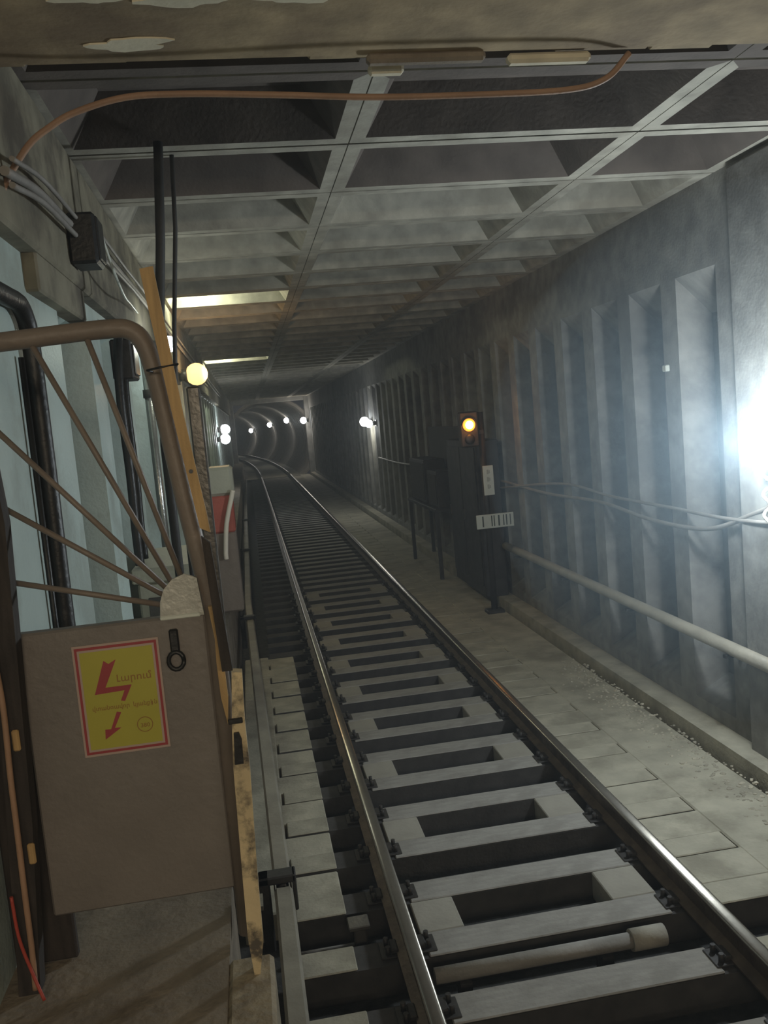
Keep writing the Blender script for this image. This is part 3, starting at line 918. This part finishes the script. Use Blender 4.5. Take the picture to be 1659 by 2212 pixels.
def text(body, u, v, height, m, parent, name, width=None):
    cu = bpy.data.curves.new('txt', 'FONT')
    cu.body = body
    cu.size = 1.0
    cu.extrude = 0.0
    cu.offset = 0.012
    to = bpy.data.objects.new('txt', cu)
    COL.objects.link(to)
    bpy.context.view_layer.update()
    me = bpy.data.meshes.new_from_object(to.evaluated_get(bpy.context.evaluated_depsgraph_get()))
    bpy.data.objects.remove(to)
    if not len(me.vertices):
        return
    xs = [q.co.x for q in me.vertices]
    ys = [q.co.y for q in me.vertices]
    w_, h_ = max(xs)-min(xs), max(ys)-min(ys)
    sy = height/h_
    sx = (width/w_) if width else sy
    ox, oz = sg(u, v)
    x0, y0 = min(xs), min(ys)
    for q in me.vertices:
        q.co = Vector(((q.co.x-x0)*sx+ox, SYf-0.0044, (q.co.y-y0)*sy+oz))
    me.materials.clear()
    me.materials.append(m)
    o = bpy.data.objects.new(name, me)
    COL.objects.link(o)
    o.parent = parent
    o.matrix_parent_inverse = Matrix.Translation(-parent.location)


text('\u053c\u0561\u0580\u0578\u0582\u0574', 0.475, 0.375, 0.030, M['signink'], t, 'sign_text', 0.098)
text('\u057e\u057f\u0561\u0576\u0563\u0561\u057e\u0578\u0580  \u056f\u0575\u0561\u0576\u0584\u056b\u0576', 0.155, 0.605, 0.019, M['signink'], t, 'sign_text', 0.182)
c_ = sg(0.735, 0.765)
b = MB()
for k in range(28):
    a0, a1 = 2*math.pi*k/28, 2*math.pi*(k+1)/28
    q = [(c_[0]+r_*math.cos(a), SYf-0.0044, c_[1]+r_*math.sin(a)) for (r_, a) in ((0.023, a0), (0.023, a1), (0.0205, a1), (0.0205, a0))]
    b.face(q, M['signink'])
b.build('round_mark', M['signink'], t)
text('380', 0.685, 0.79, 0.012, M['signink'], t, 'sign_text', 0.026)

# dark post and leaf at the far left
t = thing('gate_post', (-2.08, 2.55, 1.1), 'dark timber post at the left side of the gate', 'post')
MB().prism([(-2.155, 1.1), (-2.095, 1.1), (-2.055, 1.6), (-2.02, 2.45), (-2.03, 2.62), (-2.08, 2.62), (-2.11, 1.8)], 'y', 2.50, 2.56, M['darkwood']).build('post_body', M['darkwood'], t)
for zz in (1.85, 1.52):
    MB().box((-2.075, 2.487, zz-0.03), (-2.055, 2.50, zz+0.03), M['wood'], bevel=0.004).build('hinge', M['wood'], t)
t = thing('door_leaf', (-2.14, 2.53, 1.1), 'black door leaf at the lower left corner beside the gate post', 'door leaf')
MB().box((-2.195, 2.64, 1.105), (-2.015, 2.67, 2.08), M['darkwood'], bevel=0.006).build('leaf', M['darkwood'], t)
cable('post_cable', [(-2.088, 2.475, 2.10), (-2.082, 2.475, 1.95), (-2.088, 2.475, 1.75), (-2.09, 2.475, 1.6), (-2.093, 2.475, 1.42), (-2.095, 2.475, 1.25), (-2.10, 2.475, 1.13)], 0.0085, M['browncable'], 'brown cable running down the dark gate post')
cable('red_wire', [(-2.125, 2.46, 1.42), (-2.12, 2.46, 1.3), (-2.10, 2.46, 1.2), (-2.07, 2.44, 1.115)], 0.005, M['redcable'], 'thin red wire beside the brown cable at lower left')

# yellow wooden lath fixed to the gate
t = thing('wooden_lath', (-1.52, 2.5, 2.2), 'long yellow wooden lath leaning upright beside the gate frame', 'lath')
MB().prism([(-1.588, 3.10), (-1.552, 3.105), (-1.515, 2.70), (-1.482, 2.42), (-1.478, 2.37), (-1.505, 2.385), (-1.547, 2.72)], 'y', 2.49, 2.508, M['wood']).build('lath_body', M['wood'], t)
MB().tube([(-1.60, 2.50, 2.83), (-1.585, 2.64, 2.83), (-1.55, 2.64, 2.835), (-1.515, 2.49, 2.84), (-1.56, 2.487, 2.835), (-1.60, 2.50, 2.83)], 0.003, M['black'], seg=6).build('tie_wire', M['black'], t)
MB().tube([(-1.512, 2.486, 2.545), (-1.512, 2.491, 2.545)], 0.006, M['black'], seg=8).build('nail', M['black'], t)
t = thing('broken_lath', (-1.49, 2.5, 1.9), 'short splintered piece of yellow wood below the lath', 'lath')
MB().prism([(-1.506, 2.165), (-1.472, 2.165), (-1.470, 2.12), (-1.482, 2.06), (-1.480, 2.0), (-1.478, 1.90), (-1.487, 1.82), (-1.498, 1.90), (-1.500, 2.0), (-1.497, 2.07)], 'y', 2.47, 2.487, M['wood']).build('lath_body', M['wood'], t)
t = thing('steel_upright', (-1.49, 2.78, 1.1), 'dark grey steel upright between the gate and the track', 'post')
b = MB()
b.box((-1.517, 2.76, 1.1), (-1.477, 2.80, 2.79), M['greysteel'], bevel=0.005)
b.build('upright_body', M['greysteel'], t)
MB().box((-1.54, 2.74, 1.1), (-1.455, 2.82, 1.115), M['greysteel']).build('foot_plate', M['greysteel'], t)
t = thing('cream_post', (-1.48, 2.42, 1.105), 'post with peeling cream paint standing at the platform edge', 'post')
MB().prism([(-1.487, 1.105), (-1.470, 1.105), (-1.452, 1.20), (-1.448, 1.40), (-1.437, 1.70), (-1.437, 1.84), (-1.43, 1.985), (-1.458, 1.99), (-1.473, 1.84), (-1.482, 1.72), (-1.490, 1.40), (-1.494, 1.22)], 'y', 2.40, 2.44, M['peel']).build('post_body', M['peel'], t)
MB().box((-1.482, 2.392, 1.845), (-1.442, 2.402, 1.86), M['black'], bevel=0.002).build('tape_band', M['black'], t)
MB().prism([(-1.476, 1.73), (-1.452, 1.73), (-1.450, 1.80), (-1.456, 1.82), (-1.470, 1.82)], 'y', 2.392, 2.401, M['black']).build('tape_patch', M['black'], t)
MB().prism([(-1.484, 1.99), (-1.455, 1.99), (-1.478, 2.35), (-1.500, 2.37)], 'y', 2.415, 2.435, M['darkwood']).build('bare_upper_end', M['darkwood'], t)

# ------------------------------------------------------------------ haze
if HAZE > 0:
    m = bpy.data.materials.new('tunnel_haze')
    m.use_nodes = True
    nt = m.node_tree
    nt.nodes.clear()
    out = nt.nodes.new('ShaderNodeOutputMaterial')
    vs = nt.nodes.new('ShaderNodeVolumeScatter')
    vs.inputs['Density'].default_value = HAZE
    vs.inputs['Anisotropy'].default_value = 0.2
    vs.inputs['Color'].default_value = (0.78, 0.9, 1.0, 1)
    nt.links.new(vs.outputs['Volume'], out.inputs['Volume'])
    o = MB().box((-2.19, -5, -0.33), (2.19, Y_END-0.5, 4.19)).build('haze', m)
    tag(o, 'thin dusty haze filling the tunnel', 'haze', kind='stuff')
    m2 = m.copy()
    m2.node_tree.nodes['Volume Scatter'].inputs['Density'].default_value = 0.045
    m2.node_tree.nodes['Volume Scatter'].inputs['Color'].default_value = (0.62, 0.84, 1.0, 1)
    t_ = bmesh.new()
    bmesh.ops.create_icosphere(t_, subdivisions=4, radius=1.7)
    for v in t_.verts:
        v.co = Vector((min(v.co.x+1.85, 2.12), v.co.y+5.25, v.co.z+2.2))
    b = MB()
    b._merge(t_, None)
    tag(b.build('lamp_haze', m2), 'bluish dusty haze hanging round the glaring white lamp', 'haze', kind='stuff')
